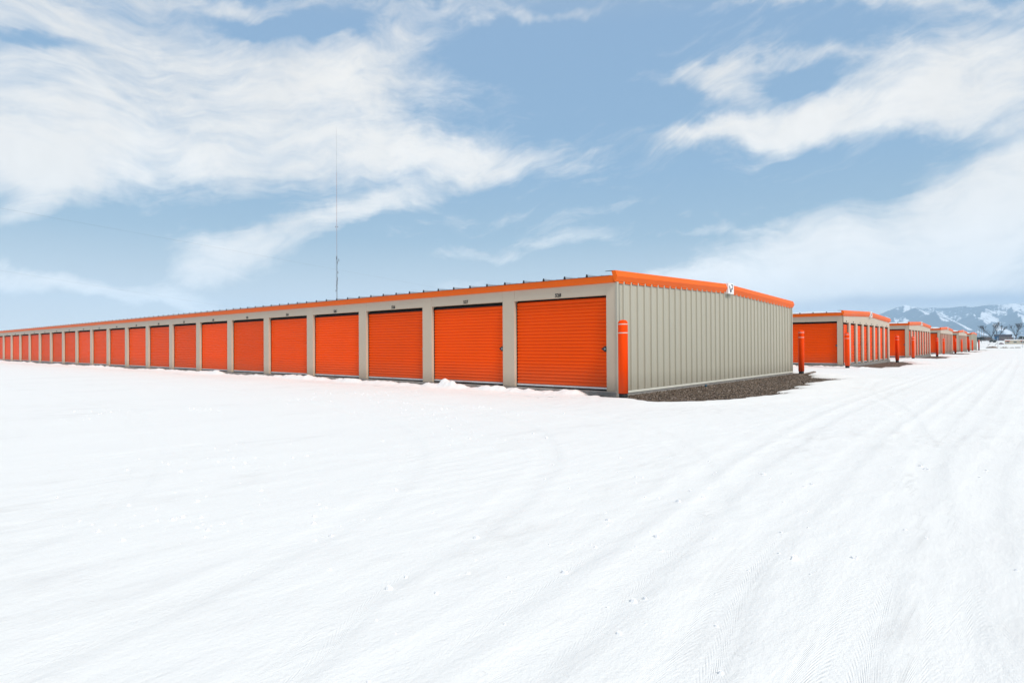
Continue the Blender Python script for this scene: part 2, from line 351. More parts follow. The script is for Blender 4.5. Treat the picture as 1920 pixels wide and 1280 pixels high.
# under the buildings the sheet sinks below the slabs
for y0 in ROWS:
    k=(X>-97)&(X<-.03)&(Y>y0+.04)&(Y<y0+W-.04)
    if y0>0: k&=(X>-62)
    Z[k]=-.15
snow=grid_mesh('snow_ground',X,Y,Z,M['snow']); tag(snow,kind='structure')
at=snow.data.attributes.new('thin','FLOAT','POINT'); at.data.foreach_set('value',THIN.reshape(-1).astype(np.float32))
for nm_,ar in ATT.items():
    a0=snow.data.attributes.new(nm_,'FLOAT','POINT'); a0.data.foreach_set('value',ar.reshape(-1).astype(np.float32))
# gravel beneath
gxx=np.arange(-1.2,3.6,.035); gyy=np.arange(-1.4,14.2,.035); GX,GY=np.meshgrid(gxx,gyy)
GZ=-.012+.010*fbm(GX*9,GY*9,3)+.007*fbm(GX*24,GY*24,2)
ga=grid_mesh('gravel_ground',GX,GY,GZ,M['gravel']); tag(ga,kind='structure')
gb=MB().add([(-100,-4,-.045),(8,-4,-.045),(8,124,-.045),(-100,124,-.045)],[(0,1,2,3)]).build('gravel_ground',M['gravel']); tag(gb,kind='structure')
st=MB(); rs=random.Random(4)
for k in range(9000):
    x=rs.uniform(0.02,2.75); y=rs.uniform(-.7,13.2) if rs.random()<.55 else rs.uniform(-.7,4)
    r=rs.choice((.006,.008,.009,.011,.014,.018)); 
    vs=[(x+r*rs.uniform(.7,1.3)*a,y+r*rs.uniform(.7,1.3)*b,-.004+r*rs.uniform(.5,.9)*c) for a,b,c in ((1,0,0),(0,1,0),(-1,0,0),(0,-1,0),(0,0,1),(0,0,-1))]
    st.add(vs,[(0,1,4),(1,2,4),(2,3,4),(3,0,4),(1,0,5),(2,1,5),(3,2,5),(0,3,5)],rs.choice((0,0,0,0,0,1,2,2)))
so=st.build('gravel_stones',[M['stones'],material('pale_stones',(.36,.30,.25),.9,var=.3,vscale=9),material('dark_stones',(.035,.026,.02),.9,var=.3,vscale=9)]); tag(so,'loose brown stones on bare gravel by the ribbed end wall','gravel',kind='stuff')

cr_=MB(); rs=random.Random(12)
spots=[(rs.uniform(-6,6.6),rs.uniform(-10.4,-2.2),rs.uniform(.15,.7)) for _ in range(26)]+[(5.3,-8.5,.5),(5.0,-6.4,.5),(4.6,-9.2,.6),(6.3,-7.6,.5),(3.2,-9.0,.5)]
for k in range(520):
    cx_,cy_,sp_=rs.choice(spots); x=cx_+rs.gauss(0,sp_); y=cy_+rs.gauss(0,sp_*.7)
    if not(-14<x<8 and -11<y<-1.2): continue
    i_=int(np.searchsorted(gx,x)); j_=int(np.searchsorted(gy,y)); z=float(Z[j_,i_]); r_=rs.choice((.006,.008,.01,.013,.02))
    vs=[]
    for a_ in range(6):
        t_=a_*math.pi/3; q=r_*rs.uniform(.7,1.35); vs.append((x+q*math.cos(t_),y+q*math.sin(t_)*.8,z-.004))
    for a_ in range(6):
        t_=a_*math.pi/3+.3; q=r_*rs.uniform(.45,.9); vs.append((x+q*math.cos(t_),y+q*math.sin(t_)*.8,z+r_*rs.uniform(.4,.8)))
    cr_.add(vs,[(a_,(a_+1)%6,6+(a_+1)%6,6+a_) for a_ in range(6)]+[tuple(range(6,12))])
o=cr_.build('snow_crumbs',M['roofsnow']); tag(o,'small loose crumbs of snow scattered over the packed snow','snow',kind='stuff')

# ------------------------------------------------------------------ storage buildings
def door_mesh(name,w,h):
    """ribbed roll-up curtain, origin at bottom-left, faces -Y"""
    b=MB(); pitch=.0805; n=int(round(h/pitch)); rows=[]
    for k in range(n):
        z=k*h/n; p=h/n
        for t,y in ((0,.005),(.06,-.006),(.18,-.015),(.45,-.021),(.72,-.017),(.86,-.008),(.90,.005)):
            rows.append([(0,y,z+t*p),(w*.33,y,z+t*p),(w*.67,y,z+t*p),(w,y,z+t*p)])
    rows.append([(0,0,h),(w*.33,0,h),(w*.67,0,h),(w,0,h)])
    # thickness: back face
    rows2=[[(0,.03,0),(w*.33,.03,0),(w*.67,.03,0),(w,.03,0)]]
    b.strip(rows2+rows+[[(0,.03,h),(w*.33,.03,h),(w*.67,.03,h),(w,.03,h)]])
    return b.mesh(name,M['door'])
OW=2.655; ZB=.135; ZT=2.226
D_BIG=door_mesh('door',OW-.02,ZT-.03-ZB-.055)
D_LOW=door_mesh('door',OW-.02,ZT-.08-ZB-.055)
MW=1.24; MZT=2.17
D_MINI=door_mesh('door',MW-.02,MZT-.07-ZB-.05)
def bar_mesh(w):
    b=MB(); b.bbox(0,w,-.03,.02,0,.042,.004,0); b.box(.0,w,-.022,.012,-.028,-.0005,1); b.bbox(w*.44,w*.56,-.036,-.0305,.008,.034,.002,2)
    return b.mesh('bottom_bar',[M['alu'],M['rubber'],M['steel']])
TRK=MB().box(0,.019,-.026,.03,0,ZT-.02-ZB+.015).mesh('side_track_shade',M['dark']); TRKM_SHADE=MB().box(0,.034,-.030,.03,0,MZT-.02-ZB+.015).mesh('side_track_shade',M['dark'])  # black strips in the door gaps, standing in for the side track's shadow
BAR=bar_mesh(OW-.02); BARM=bar_mesh(MW-.02)
def latch_mesh(big):
    b=MB()
    if big:
        b.add([(-.145,-.03,.0),(-.06,-.03,.062),(.0,-.03,.062),(.0,-.03,-.062),(-.06,-.03,-.062),(-.145,-.05,0),(-.06,-.055,.055),(.0,-.055,.055),(.0,-.055,-.055),(-.06,-.055,-.055)],
              [(5,6,7,8,9)[::-1],(0,1,6,5),(1,2,7,6),(2,3,8,7),(3,4,9,8),(4,0,5,9),(0,4,3,2,1)],0)
        n=14
        for k,(r,y0,y1,mi) in enumerate(((.019,-.056,-.066,1),(.008,-.0665,-.072,0))):
            b.tube((-.045,y0,0),(-.045,y1,0),r,r,n,True,mi)
    else:
        b.bbox(-.06,.0,-.045,-.02,-.045,.045,.005,0); b.bbox(-.045,-.02,-.052,-.0455,-.02,.02,.002,1)
    return b.mesh('latch',[M['black'],M['steel']])
LB=latch_mesh(True); LS=latch_mesh(False)
_tc={}
def number_mesh(s,size):
    if (s,size) in _tc: return _tc[(s,size)]
    cu=bpy.data.curves.new('unit_number','FONT'); cu.body=s; cu.size=size; cu.align_x='CENTER'; cu.extrude=.002; cu.resolution_u=2; cu.offset=size*.024
    o=bpy.data.objects.new('unit_number',cu); C.objects.link(o)
    dg=bpy.context.evaluated_depsgraph_get(); me=bpy.data.meshes.new_from_object(o.evaluated_get(dg)); me.name='unit_number'
    me.transform(Matrix.Rotation(math.pi/2,4,'X')); 
    me.materials.clear(); me.materials.append(M['number']); bpy.data.objects.remove(o); _tc[(s,size)]=me; return me
def trim_profile(b,pts,x0,x1,z_fn=None):
    b.strip([[(x0,y,z) for y,z in pts],[(x1,y,z) for y,z in pts]])
def building(y0,nd,label,plain_end,L,first_no,end_no,sign_ok=True,gaps=()):
    T=empty('storage_building',(0,y0,0),label=label,cat='storage building',group='storage buildings in a receding row')
    rb=random.Random(int(y0*10)+1)
    # slab
    b=MB(); b.bbox(-L,.03,-.035,W+.03,-.25,.10,.012); b.build('foundation_slab',M['concrete'],T)
    # front wall: columns + header + lintel returns, back of each bay closed behind the door
    b=MB(); D=.15
    ox=.249                         # right edge of first opening
    xs=[(-ox-k*MOD-OW,-ox-k*MOD) for k in range(nd)]
    prev=-.0
    for a,c in xs:
        b.bbox(c,prev,.0,D,.104,H_EAVE-.003,.004); prev=a
    if prev>-L: b.box(-L,prev,.0,D,.104,H_EAVE-.003)
    for a,c in xs: b.bbox(a+.0005,c-.0005,.004,D,ZT,H_EAVE-.003,.003)
    b.build('front_wall',M['beige'],T)
    b=MB(); b.box(-L+.1,-.1,D+.07,D+.10,.101,H_EAVE-.02); b.build('inner_partition',M['dark'],T)
    b=MB(); b.box(-L,-.003,W-.12,W,.101,H_EAVE-.003); b.box(-L-.02,-L-.001,0,W,.101,H_EAVE); b.build('rear_wall',M['beige'],T)
    # doors
    for k,(a,c) in enumerate(xs):
        low = not (k==0 and y0==0)
        me=D_LOW if low else D_BIG
        lift=rb.choice((0,0,0,.004,.008))
        d=link_mesh('door',me,T,(a+.01,.105,ZB+.043+lift))
        br=link_mesh('bottom_bar',BAR,d,(0,0,-.043))
        link_mesh('side_track_shade',TRK,d,(-.0095,0,-.07)); link_mesh('side_track_shade',TRK,d,(OW-.0295,0,-.07))
        if low: 
            s=MB(); s.bbox(0,OW-.02,-.012,.03,0,.05,.003); s.build('top_seal',M['dark'],d,loc=(0,0,ZT-.081-ZB-.055))
        big=k in (0,1) and y0==0
        if big or (rb.random()<.8):
            link_mesh('latch',LB if big else LS,d,(OW-.02-.012,0,1.035-ZB-.043))
        if first_no: link_mesh('unit_number',number_mesh(str(first_no-k),.118),T,((a+c)/2+.02,-.0025,ZT+.028))
    # end wall
    if plain_end:
        b=MB(); p=.325; prof=[(0.0,0)]
        y=.30
        while y<W-.2:
            prof+=[(y-.034,0),(y-.022,.038),(y+.018,.038),(y+.034,0),(y+.115,0),(y+.122,.005),(y+.140,.005),(y+.147,0),(y+.185,0),(y+.192,.005),(y+.210,.005),(y+.217,0)]; y+=p
        prof.append((W,0)); prof=sorted(set(prof))
        b.strip([[(x,y,.105) for y,x in prof],[(x,y,H_EAVE+slope_z(y)+.02) for y,x in prof]])
        wallb=b; b=MB(); b.box(-.05,-.004,.02,W-.02,.101,H_EAVE+.02); b.build('end_wall_backing',M['panel'],T)
        for ya,yb in ((-.012,.062),(W-.062,W+.012)): MB().bbox(-.004,.040,ya,yb,.08,H_EAVE,.004).build('corner_trim',M['panel'],T)
        b=MB(); b.bbox(.002,.048,.064,W-.064,.050,.100,.004); b.build('base_trim',M['cream'],T)
        b=wallb
        for z in (.32,1.25,2.2):
            y=.30+.07
            while y<W-.3: b.tube((.0,y,z),(.007,y,z),.006,.005,6,True,1); y+=p
        b.build('ribbed_end_wall',[M['panel'],M['steel']],T)
    else:
        b=MB(); step=1.583; ys=[(.16+k*step,.16+k*step+MW) for k in range(8)]; prev=0
        for a,c in ys: b.bbox(-D,0.0,prev+.0005,a,.104,H_EAVE-.003,.004); prev=c
        b.bbox(-D,0.0,prev,W,.104,H_EAVE-.003,.004)
        for a,c in ys: b.bbox(-D,-.004,a+.0005,c-.0005,MZT,H_EAVE-.003,.003)
        yy=[0,W/2,W]; b.strip([[(-.002,y,H_EAVE-.004) for y in yy],[(-.002,y,H_EAVE+slope_z(y)+.02) for y in yy]])
        b.build('end_wall',M['beige'],T)
        b=MB(); b.box(-D-.1,-D-.07,.2,W-.2,.101,H_EAVE-.02); b.build('inner_partition',M['dark'],T)
        for k,(a,c) in enumerate(ys):
            d=link_mesh('door',D_MINI,T,(-.105,a+.01,ZB+.043),math.pi/2)
            link_mesh('bottom_bar',BARM,d,(0,0,-.043)); link_mesh('side_track_shade',TRKM_SHADE,d,(-.0095,0,-.07)); link_mesh('side_track_shade',TRKM_SHADE,d,(MW-.0445,0,-.07))
            s=MB(); s.bbox(0,MW-.02,-.012,.03,0,.045,.003); s.build('top_seal',M['dark'],d,loc=(0,0,MZT-.07-ZB-.05+.001))
            link_mesh('latch',LS,d,(MW-.03,0,.95))
            if end_no and y0<50: link_mesh('unit_number',number_mesh(str(end_no+k),.10),T,(.0025,(a+c)/2,MZT+.03),math.pi/2)
    # eave trim (long side) with lap joints
    b=MB(); P=[(.0,H_EAVE-.012),(-.052,H_EAVE-.006),(-.056,H_EAVE+.0),(-.080,H_EAVE+.135),(-.072,H_EAVE+.142),(-.0,H_EAVE+.142),(.0,H_EAVE-.012)]
    b.strip([[(-L,y,z) for y,z in P],[(-.02,y,z) for y,z in P]])
    x=-3.30
    while x>-L:
        Pj=[(y-.0022,z) for y,z in P[1:5]]; b.strip([[(x-.02,y,z) for y,z in Pj],[(x+.02,y,z) for y,z in Pj]]); x-=6.096
    b.build('eave_trim',M['trim'],T)
    b=MB(); b.strip([[(-L,2*W/2-y,z) for y,z in P],[(-.02,W-y,z) for y,z in P]]); b.build('eave_trim',M['trim'],T)
    # rake trim (gable end): bulging profile following the slope
    b=MB()
    Q=[(.012,-.004),(.030,.0),(.036,.006),(.088,.118),(.046,.236),(.034,.246),(-.06,.246),(-.06,.225)]
    ys=[-.088,W/2-.16] ; ys2=[W/2+.16,W+.088]
    for a_,c_ in (ys,ys2):
        rows=[]
        for y in (a_,c_):
            yy=min(max(y,0),W); rows.append([(x,y,H_EAVE+z+slope_z(yy)) for x,z in Q])
        b.strip(rows)
        for r_ in rows:
            o=len(b.v); b.v+=r_[:7]; b.f.append(tuple(range(o,o+7))); b.m.append(0)
    # centre piece under the plaque + lap joints
    rows=[[(x-.004,y,H_EAVE+z+slope_z(y)) for x,z in Q] for y in (W/2-.17,W/2,W/2+.17)]; b.strip(rows)
    for yj in (4.86,W-1.9):
        rows=[[(x+.0025,y,H_EAVE+z+.001+slope_z(y)) for x,z in Q[1:6]] for y in (yj-.02,yj+.02)]; b.strip(rows)
    b.build('rake_trim',M['trim'],T)
    # scalloped closure strip under the rake
    b=MB(); yj=.05
    while yj<W-.2:
        b.bbox(.003,.030,yj,yj+.235,H_EAVE-.030+slope_z(yj+.1),H_EAVE-.003+slope_z(yj+.1),.003); yj+=.325
    b.build('closure_strip',M['trim'],T)
    # roof sheet with trapezoid seams, both slopes
    b=MB(); zr=H_EAVE+.150
    xsr=[]; x=-.10
    while x>-L:
        xsr+=[(x,0),(x-.185,0),(x-.19,.010),(x-.205,.010),(x-.21,0),(x-.385,0),(x-.39,.010),(x-.405,.010),(x-.41,0),(x-.555,0),(x-.572,.050),(x-.592,.050),(x-.609,0)]; x-=.61
    for side in (0,1):
        ya,yb=(-.105,W/2) if side==0 else (W+.105,W/2)
        za=zr-.002; zb=zr+RISE
        b.strip([[(x,ya,za+h-.006) for x,h in xsr],[(x,ya,za+h) for x,h in xsr],[(x,yb,zb+h) for x,h in xsr]])
    # seam end clips on the eave (dark bent tabs that stick up along the edge)
    x=-.10
    while x>-L+.7:
        xs_=x-.582
        b.add([(xs_-.030,-.112,zr-.004),(xs_+.030,-.112,zr-.004),(xs_+.012,-.112,zr+.056),(xs_-.012,-.112,zr+.056),
               (xs_-.030,-.098,zr-.004),(xs_+.030,-.098,zr-.004),(xs_+.012,-.098,zr+.056),(xs_-.012,-.098,zr+.056)],
               [(0,1,2,3),(7,6,5,4),(0,4,5,1),(1,5,6,2),(2,6,7,3),(3,7,4,0)],1)
        x-=.61
    b.bbox(-.20,-.03,-.115,-.06,H_EAVE+.235,H_EAVE+.243,.002,1)
    b.build('roof',[M['roof'],M['black']],T)
    # plaque at the ridge
    if sign_ok:
        b=MB(); b.bbox(-.02,.118,W/2-.20,W/2+.23,H_EAVE+RISE-.055,H_EAVE+RISE+.262,.006); pl=b.build('sign_box',M['sign'],T)
        g=MB(); cy=W/2+.015; cz=H_EAVE+RISE+.10; x=.1185
        def stroke(pts,w):
            for (a,c),(d,e) in zip(pts[:-1],pts[1:]):
                L_=math.hypot(d-a,e-c); nx,ny=-(e-c)/L_*w/2,(d-a)/L_*w/2
                q=[(a+nx,c+ny),(d+nx,e+ny),(d-nx,e-ny),(a-nx,c-ny)]
                g.add([(x+.001,cy+u,cz+v) for u,v in q]+[(x+.005,cy+u,cz+v) for u,v in q],[(0,1,2,3),(7,6,5,4),(0,4,5,1),(1,5,6,2),(2,6,7,3),(3,7,4,0)])
        stroke([(-.145,.075),(-.125,.075)],.02); stroke([(-.135,.07),(-.05,-.11)],.042); stroke([(-.045,-.11),(.0,.02)],.016)
        stroke([(.0,.115),(.12,.115)],.026); stroke([(.115,.12),(.098,.0)],.026); stroke([(.105,.0),(.03,.0)],.024); stroke([(.035,.0),(.015,-.10)],.016)
        g.build('logo',M['logo'],pl)
    return T
labels=['long nearest storage building with orange roll-up doors and plain ribbed end wall',
 'second storage building, first behind the ribbed end wall, with small doors across its end',
 'third storage building from the front, framed by the snowy mountain, small doors across its end',
 'fourth storage building from the front, a small sliver beyond the third',
 'fifth storage building from the front, tiny, next to last in the row',
 'farthest storage building, tiny and last of the row, with plain pale end wall']
building(0,30,labels[0],True,92.5,528,0)
for i in range(1,6):
    building(ROWS[i],6,labels[i],i==5,60,0,101 if i==1 else 0,sign_ok=i<5)
# snow lying on the roofs behind
for i in range(1,6):
    b=MB(); y0=ROWS[i]; n=60; zr=H_EAVE+.154; rr=random.Random(i)
    xs_=[-.35-k*.6 for k in range(n)]; hs=[.05+.03*rr.random() for _ in xs_]; ed=[-.07+.05*rr.random() for _ in xs_]
    hs[0]=.01
    b.strip([[(x,y0+e,zr) for x,e in zip(xs_,ed)],[(x,y0+e+.005,zr+h*.8) for x,h,e in zip(xs_,hs,ed)],[(x,y0+e+.08,zr+h) for x,h,e in zip(xs_,hs,ed)],
             [(x,y0+W/2,zr+RISE+h+.03) for x,h in zip(xs_,hs)],[(x,y0+W,zr+h) for x,h in zip(xs_,hs)],[(x,y0+W+.05,zr) for x in xs_]])
    o=b.build('roof_snow',M['roofsnow'],smooth=True); tag(o,f'white snow layer on the roof of the {["","second","third","fourth","fifth","farthest"][i]} storage building','snow',kind='stuff')

# ------------------------------------------------------------------ bollards
def bollard_meshes():
    r=.103
    s=MB().lathe([(r-.012,.10),(r,.105),(r,1.50),(r,1.575),(r-.006,1.605),(r-.022,1.63),(r-.05,1.645),(r-.085,1.650),(.005,1.651)],n=40).mesh('sleeve',M['bollard'],True)
    b=MB().lathe([(r-.015,-.12),(r-.014,.115)],n=32).mesh('base_pipe',M['rubber'],True)
    w=MB().lathe([(r+.0005,0),(r+.0022,.002),(r+.0022,.018),(r+.0005,.020)],n=40).mesh('reflective_band',M['white_band'],True)
    return s,b,w
BS,BB,BW=bollard_meshes()
def bollard(x,y,label,tilt=0):
    t=empty('bollard',(x,y,0),label=label,cat='bollard',group='orange safety bollards at the building corners'); t.rotation_euler=(tilt,tilt*.6,0)
    link_mesh('sleeve',BS,t); link_mesh('base_pipe',BB,t); link_mesh('reflective_band',BW,t,(0,0,1.548)); link_mesh('reflective_band',BW,t,(0,0,1.365))
bl=[(.33,-.28,'orange bollard at the near corner of the nearest building, the largest'),
 (.30,12.98,'orange bollard at the far corner of the ribbed end wall, before an orange door'),
 (.38,20.2,'orange bollard at the near corner of the second building, before its small doors'),
 (.55,33.05,'orange bollard at the far corner of the second building'),
 (.36,41.45,'orange bollard at the near corner of the third building'),
 (.58,54.3,'orange bollard at the far corner of the third building'),
 (.30,62.9,'orange bollard at the near corner of the fourth building'),
 (.50,72.9,'small orange bollard before the fifth building\'s orange door'),
 (.36,83.2,'small orange bollard at the near corner of the fifth building'),
 (.56,91.8,'tiny orange bollard before the farthest building\'s orange door'),
 (.30,103.2,'tiny orange bollard at the near corner of the farthest building'),
 (.55,113.5,'last tiny dark orange bollard beyond the farthest building, rightmost of the row')]
for k,(x,y,l) in enumerate(bl): bollard(x,y,l,[0,.008,-.004,.006][k%4])
# a weathered board lying by the second bollard
b=MB(); b.bbox(-.42,.42,-.06,.06,0,.03,.004); o=b.build('wooden_board',M['wood'],loc=(.62,12.45,.02)); o.rotation_euler=(R(2),R(-9),R(62))
tag(o,'weathered board lying on the gravel beside the second bollard','board')
b=MB()
b.lathe([(.03,0),(.034,.02),(.030,.05),(.012,.07),(.010,.085)],n=10); o=b.build('crushed_bottle',material('dull_blue_plastic',(.03,.10,.16),.3)); o.location=(.25,4.2,.02); o.rotation_euler=(R(85),0,R(30))
tag(o,'small crushed blue bottle on the gravel against the end wall','litter')

# ------------------------------------------------------------------ far things on the right
CAM=Vector((6.8734,-11.5855,1.1152))
def polar(az,dist,z=None):
    a=R(az); return (CAM.x+dist*math.sin(a),CAM.y+dist*math.cos(a),0 if z is None else z)
def gz(x,y):
    i=min(max(np.searchsorted(gx,x)-1,0),len(gx)-2); j=min(max(np.searchsorted(gy,y)-1,0),len(gy)-2)
    return float(Z[j,i])
def grow(b,p,d,r,L,depth,rr,spread=.5,up=.25,minr=.02):
    p=Vector(p); d=Vector(d).normalized(); n=3
    for k in range(n):
        q=p+d*(L/n); r2=r*(1-.3/n)
        b.tube(p,q,r,r2,5 if r>.08 else 3,False); p=q; r=r2
        if depth>=2 and k<2:
            u=Vector((rr.gauss(0,1),rr.gauss(0,1),rr.gauss(0,.4))).normalized()
            grow(b,p,(d*.7+u*.8+Vector((0,0,.2))).normalized(),max(r*.45,minr),L*rr.uniform(.4,.6),max(depth-3,0),rr,spread,up,minr)
        d=(d+Vector((rr.gauss(0,.12),rr.gauss(0,.12),rr.gauss(0,.06)+up*.12))).normalized()
    if depth==0: return
    for c in range(rr.choice((2,3,3))):
        u=Vector((rr.gauss(0,1),rr.gauss(0,1),rr.gauss(0,.5))).normalized()
        grow(b,p,(d+u*spread*rr.uniform(.7,1.3)+Vector((0,0,up))).normalized(),max(r*rr.uniform(.55,.75),minr),L*rr.uniform(.62,.85),depth-1,rr,spread,up,minr)
def bare_tree(az,dist,h,seed,label,first,group=None,mat='bark',spread=.40,depth=5,name='bare_tree',minr=.042):
    x,y,_=polar(az,dist); z=gz(x,y)
    t=empty(name,(x,y,z-.1),label=label,cat='tree',group=group); rr=random.Random(seed)
    tr=MB(); cr=MB(); s=h/11
    th=2.6*s
    tr.tube((0,0,-.3),(0,0,th*.5),.42*s,.34*s,8,False); tr.tube((0,0,th*.5),(.1*s,0,th),.34*s,.27*s,8,False)
    for dx,dz,L in first:
        grow(cr,(.1*s,0,th),(dx,rr.uniform(-.2,.2),dz),.22*s,L*s,depth,rr,spread,.22,minr)
    tr.build('trunk',M[mat],t); cr.build('crown',M[mat],t)
    return t
bare_tree(-2.17,640,13,5,'bare tree with trunk forking into a wide V, left of the blue house',[(-.45,1,3.0),(.40,1,3.0)])
bare_tree(-1.86,646,13,11,'bare leaning tree with limbs reaching right above the blue house',[(.05,1,3.2),(.75,.75,3.0)])
bare_tree(-.76,640,13,21,'bare round-crowned tree standing right of the blue house',[(-.3,1,2.6),(.35,1,2.8),(0,1,3.2)])
for k,(az,h) in enumerate([(-3.02,12.5),(-2.86,13.5),(-2.72,12),(-2.6,13)]):
    x,y,_=polar(az,760); t=empty('poplar_tree',(x,y,gz(x,y)),label='thin pale bare poplar behind the last bollard, '+['leftmost of four','second from left of four','third from left of four','rightmost of four'][k],cat='tree',group='bare poplars beyond the lot')
    rr=random.Random(40+k); tr=MB(); cr=MB(); tr.tube((0,0,-.5),(0,0,h),.16,.03,5)
    for j in range(70):
        z=rr.uniform(1.5,h*.95); a=rr.uniform(0,6.28); L=rr.uniform(.6,1.6)*(1-.5*z/h)
        cr.tube((0,0,z),(math.cos(a)*L*.45,math.sin(a)*L*.45,z+L*1.3),.04,.015,3,False)
    tr.build('trunk',M['paletwig'],t); cr.build('crown',M['paletwig'],t)
def thicket(az,dist,w,h,seed,label,mat='twig',n=900):
    x,y,_=polar(az,dist); z=gz(x,y); b=MB(); rr=random.Random(seed)
    cl=[(rr.uniform(-w/2,w/2),rr.uniform(-1.5,1.5),rr.uniform(.6,1)) for _ in range(7)]
    for k in range(n):
        cx,cy,s=rr.choice(cl); a=rr.gauss(0,.55); bb=rr.gauss(0,.5); L=h*s*rr.uniform(.35,1)
        bx=cx+rr.gauss(0,.3); by=cy+rr.gauss(0,.3); z0=rr.uniform(0,.5)*L
        p=Vector((bx+a*z0*.6,by+bb*z0*.6,z0)); q=Vector((bx+a*L*.6+rr.gauss(0,.2),by+bb*L*.6,L))
        b.tube(p,q,.03,.012,3,False)
    o=b.build('bare_shrub',M[mat],loc=(x,y,z-.1)); tag(o,label,'shrub','bare shrubs beyond the lot'); return o
thicket(-2.42,640,5,5.6,1,'brown leafless shrub left of the forked bare tree, tallest of the shrubs')
thicket(-2.68,660,4,4.4,2,'pale leafless shrub behind the last bollard','paletwig')
thicket(-2.2,630,3,3.4,3,'dense brown leafless shrub at the foot of the forked tree')
thicket(-1.62,790,7,6.4,4,'brown leafless shrub rising behind the left of the blue house roof')
thicket(-1.25,800,7,6.0,5,'brown leafless shrub rising behind the right end of the house roof')
thicket(-.45,780,6,5.5,6,'brown leafless shrub between the round-crowned tree and the evergreen')
thicket(-.98,640,2.6,3.2,7,'olive leafless shrub against the right end of the house')
thicket(-2.95,700,4,5.0,8,'grey leafless shrub at the edge of the farthest building','paletwig')
def evergreen(az,dist,w,h,seed,label):
    x,y,_=polar(az,dist); t=empty('evergreen_shrub',(x,y,gz(x,y)),label=label,cat='evergreen',group='dark evergreens beyond the lot')
    rr=random.Random(seed); b=MB(); s=MB(); s.tube((0,0,-.2),(0,0,h*.7),.14,.05,6)
    cl=[(rr.uniform(-w*.4,w*.4),rr.uniform(-w*.3,w*.3),rr.uniform(h*.25,h*.8),rr.uniform(.35,.6)) for _ in range(14)]
    for k in range(1500):
        cx,cy,cz,r=rr.choice(cl); u=Vector((rr.gauss(0,1),rr.gauss(0,1),rr.gauss(0,.8)))*r*.7*min(w,h)*.35
        c=Vector((cx,cy,cz))+u; e=.12+.1*rr.random(); n1=Vector((rr.gauss(0,1),rr.gauss(0,1),rr.gauss(0,1))).normalized(); n2=n1.orthogonal().normalized()
        b.add([c+n1*e,c+n2*e*.6,c-n1*e,c-n2*e*.6],[(0,1,2,3)])
    b.build('crown',M['evergreen'],t); s.build('trunk',M['bark'],t)
evergreen(-.30,560,5.0,5.2,1,'large dark evergreen at the right edge of the photo')
evergreen(-.62,560,2.8,3.4,2,'low dark evergreen just right of the round-crowned tree')
evergreen(-2.98,560,2.6,5.2,3,'dark evergreen just behind the last bollard, left of a twin')
evergreen(-2.74,560,2.4,4.8,4,'dark evergreen right of the last bollard, right of a twin')
evergreen(-2.05,560,4.2,2.4,5,'low dark hedge clump at the foot of the forked tree, left of the blue wall')
# blue house
x,y,_=polar(-1.5,640); z=gz(x,y)+.9; zb=z-.6
t=empty('house',(x,y,zb),label='low house with blue left wall and dark gable roof under the bare trees',cat='house')
b=MB(); b.box(-5.2,-2.4,-4,4,0,3.6); b.add([(-5.2,-4.01,3.6),(-2.4,-4.01,3.6),(-2.4,-4.01,4.3)],[(0,1,2)]); b.build('blue_wall',M['blue'],t)
b=MB(); b.box(-2.39,5.4,-3.95,4,0,3.55); b.build('wall',M['brownsiding'],t)
b=MB(); b.add([(-5.6,-4.6,3.5),(6,-4.6,3.5),(6,0,4.9),(-5.6,0,4.9),(-5.6,4.6,3.5),(6,4.6,3.5),(-5.6,-4.6,3.35),(6,-4.6,3.35),(-5.6,4.6,3.35),(6,4.6,3.35)],[(0,1,2,3),(3,2,5,4),(6,7,1,0),(4,5,9,8),(1,7,9,5,2),(6,0,3,4,8)]); b.build('roof',M['shingle'],t)
for wx in (-1.4,.9,3.3):
    f=MB().bbox(wx-.7,wx+.7,-4.03,-3.96,1.7,2.9,.02).build('window',M['tan'],t); MB().box(wx-.6,wx+.6,-4.05,-4.035,1.8,2.8).build('pane',M['glass'],f)
# cream mobile home with snowy roof
x,y,_=polar(-.58,470); z=gz(x,y)
t=empty('mobile_home',(x,y,z+.1),label='long low cream mobile home with dark windows and rust awnings at the right edge',cat='mobile home')
b=MB(); b.bbox(-6.6,9,-1.8,1.8,0,2.2,.05); b.build('body',M['tan'],t)
b=MB(); b.bbox(-6.75,9.1,-1.95,1.95,2.202,2.34,.05); b.build('roof',M['cream'],t)
for wx in (-5.1,-1.8,1.6,5.4): 
    f=MB().bbox(wx-.75,wx+.75,-1.84,-1.79,.75,1.55,.01).build('window',M['alu'],t); MB().box(wx-.68,wx+.68,-1.86,-1.845,.8,1.5).build('pane',M['glass'],f)
for wx,w2 in ((-5.3,1.15),(1.2,.6)):
    MB().add([(wx-w2,-1.81,2.15),(wx+w2,-1.81,2.15),(wx+w2,-2.3,1.75),(wx-w2,-2.3,1.75),(wx-w2,-1.81,2.1),(wx+w2,-1.81,2.1),(wx+w2,-2.3,1.7),(wx-w2,-2.3,1.7)],[(0,1,2,3),(7,6,5,4),(3,2,6,7),(0,3,7,4),(1,5,6,2)]).build('awning',M['brick'],t)
rr=random.Random(2); b=MB(); n=32; xs_=[-6.7+k*.5 for k in range(n)]
b.strip([[(x,-1.9,2.345) for x in xs_],[(x,-1.85,2.46+.12*rr.random()) for x in xs_],[(x,0,2.7+.15*rr.random()) for x in xs_],[(x,1.9,2.345) for x in xs_]])
o=b.build('roof_snow',M['roofsnow'],smooth=True,loc=(x,y,z+.1)); tag(o,'white snow on the roof of the cream mobile home','snow',kind='stuff')
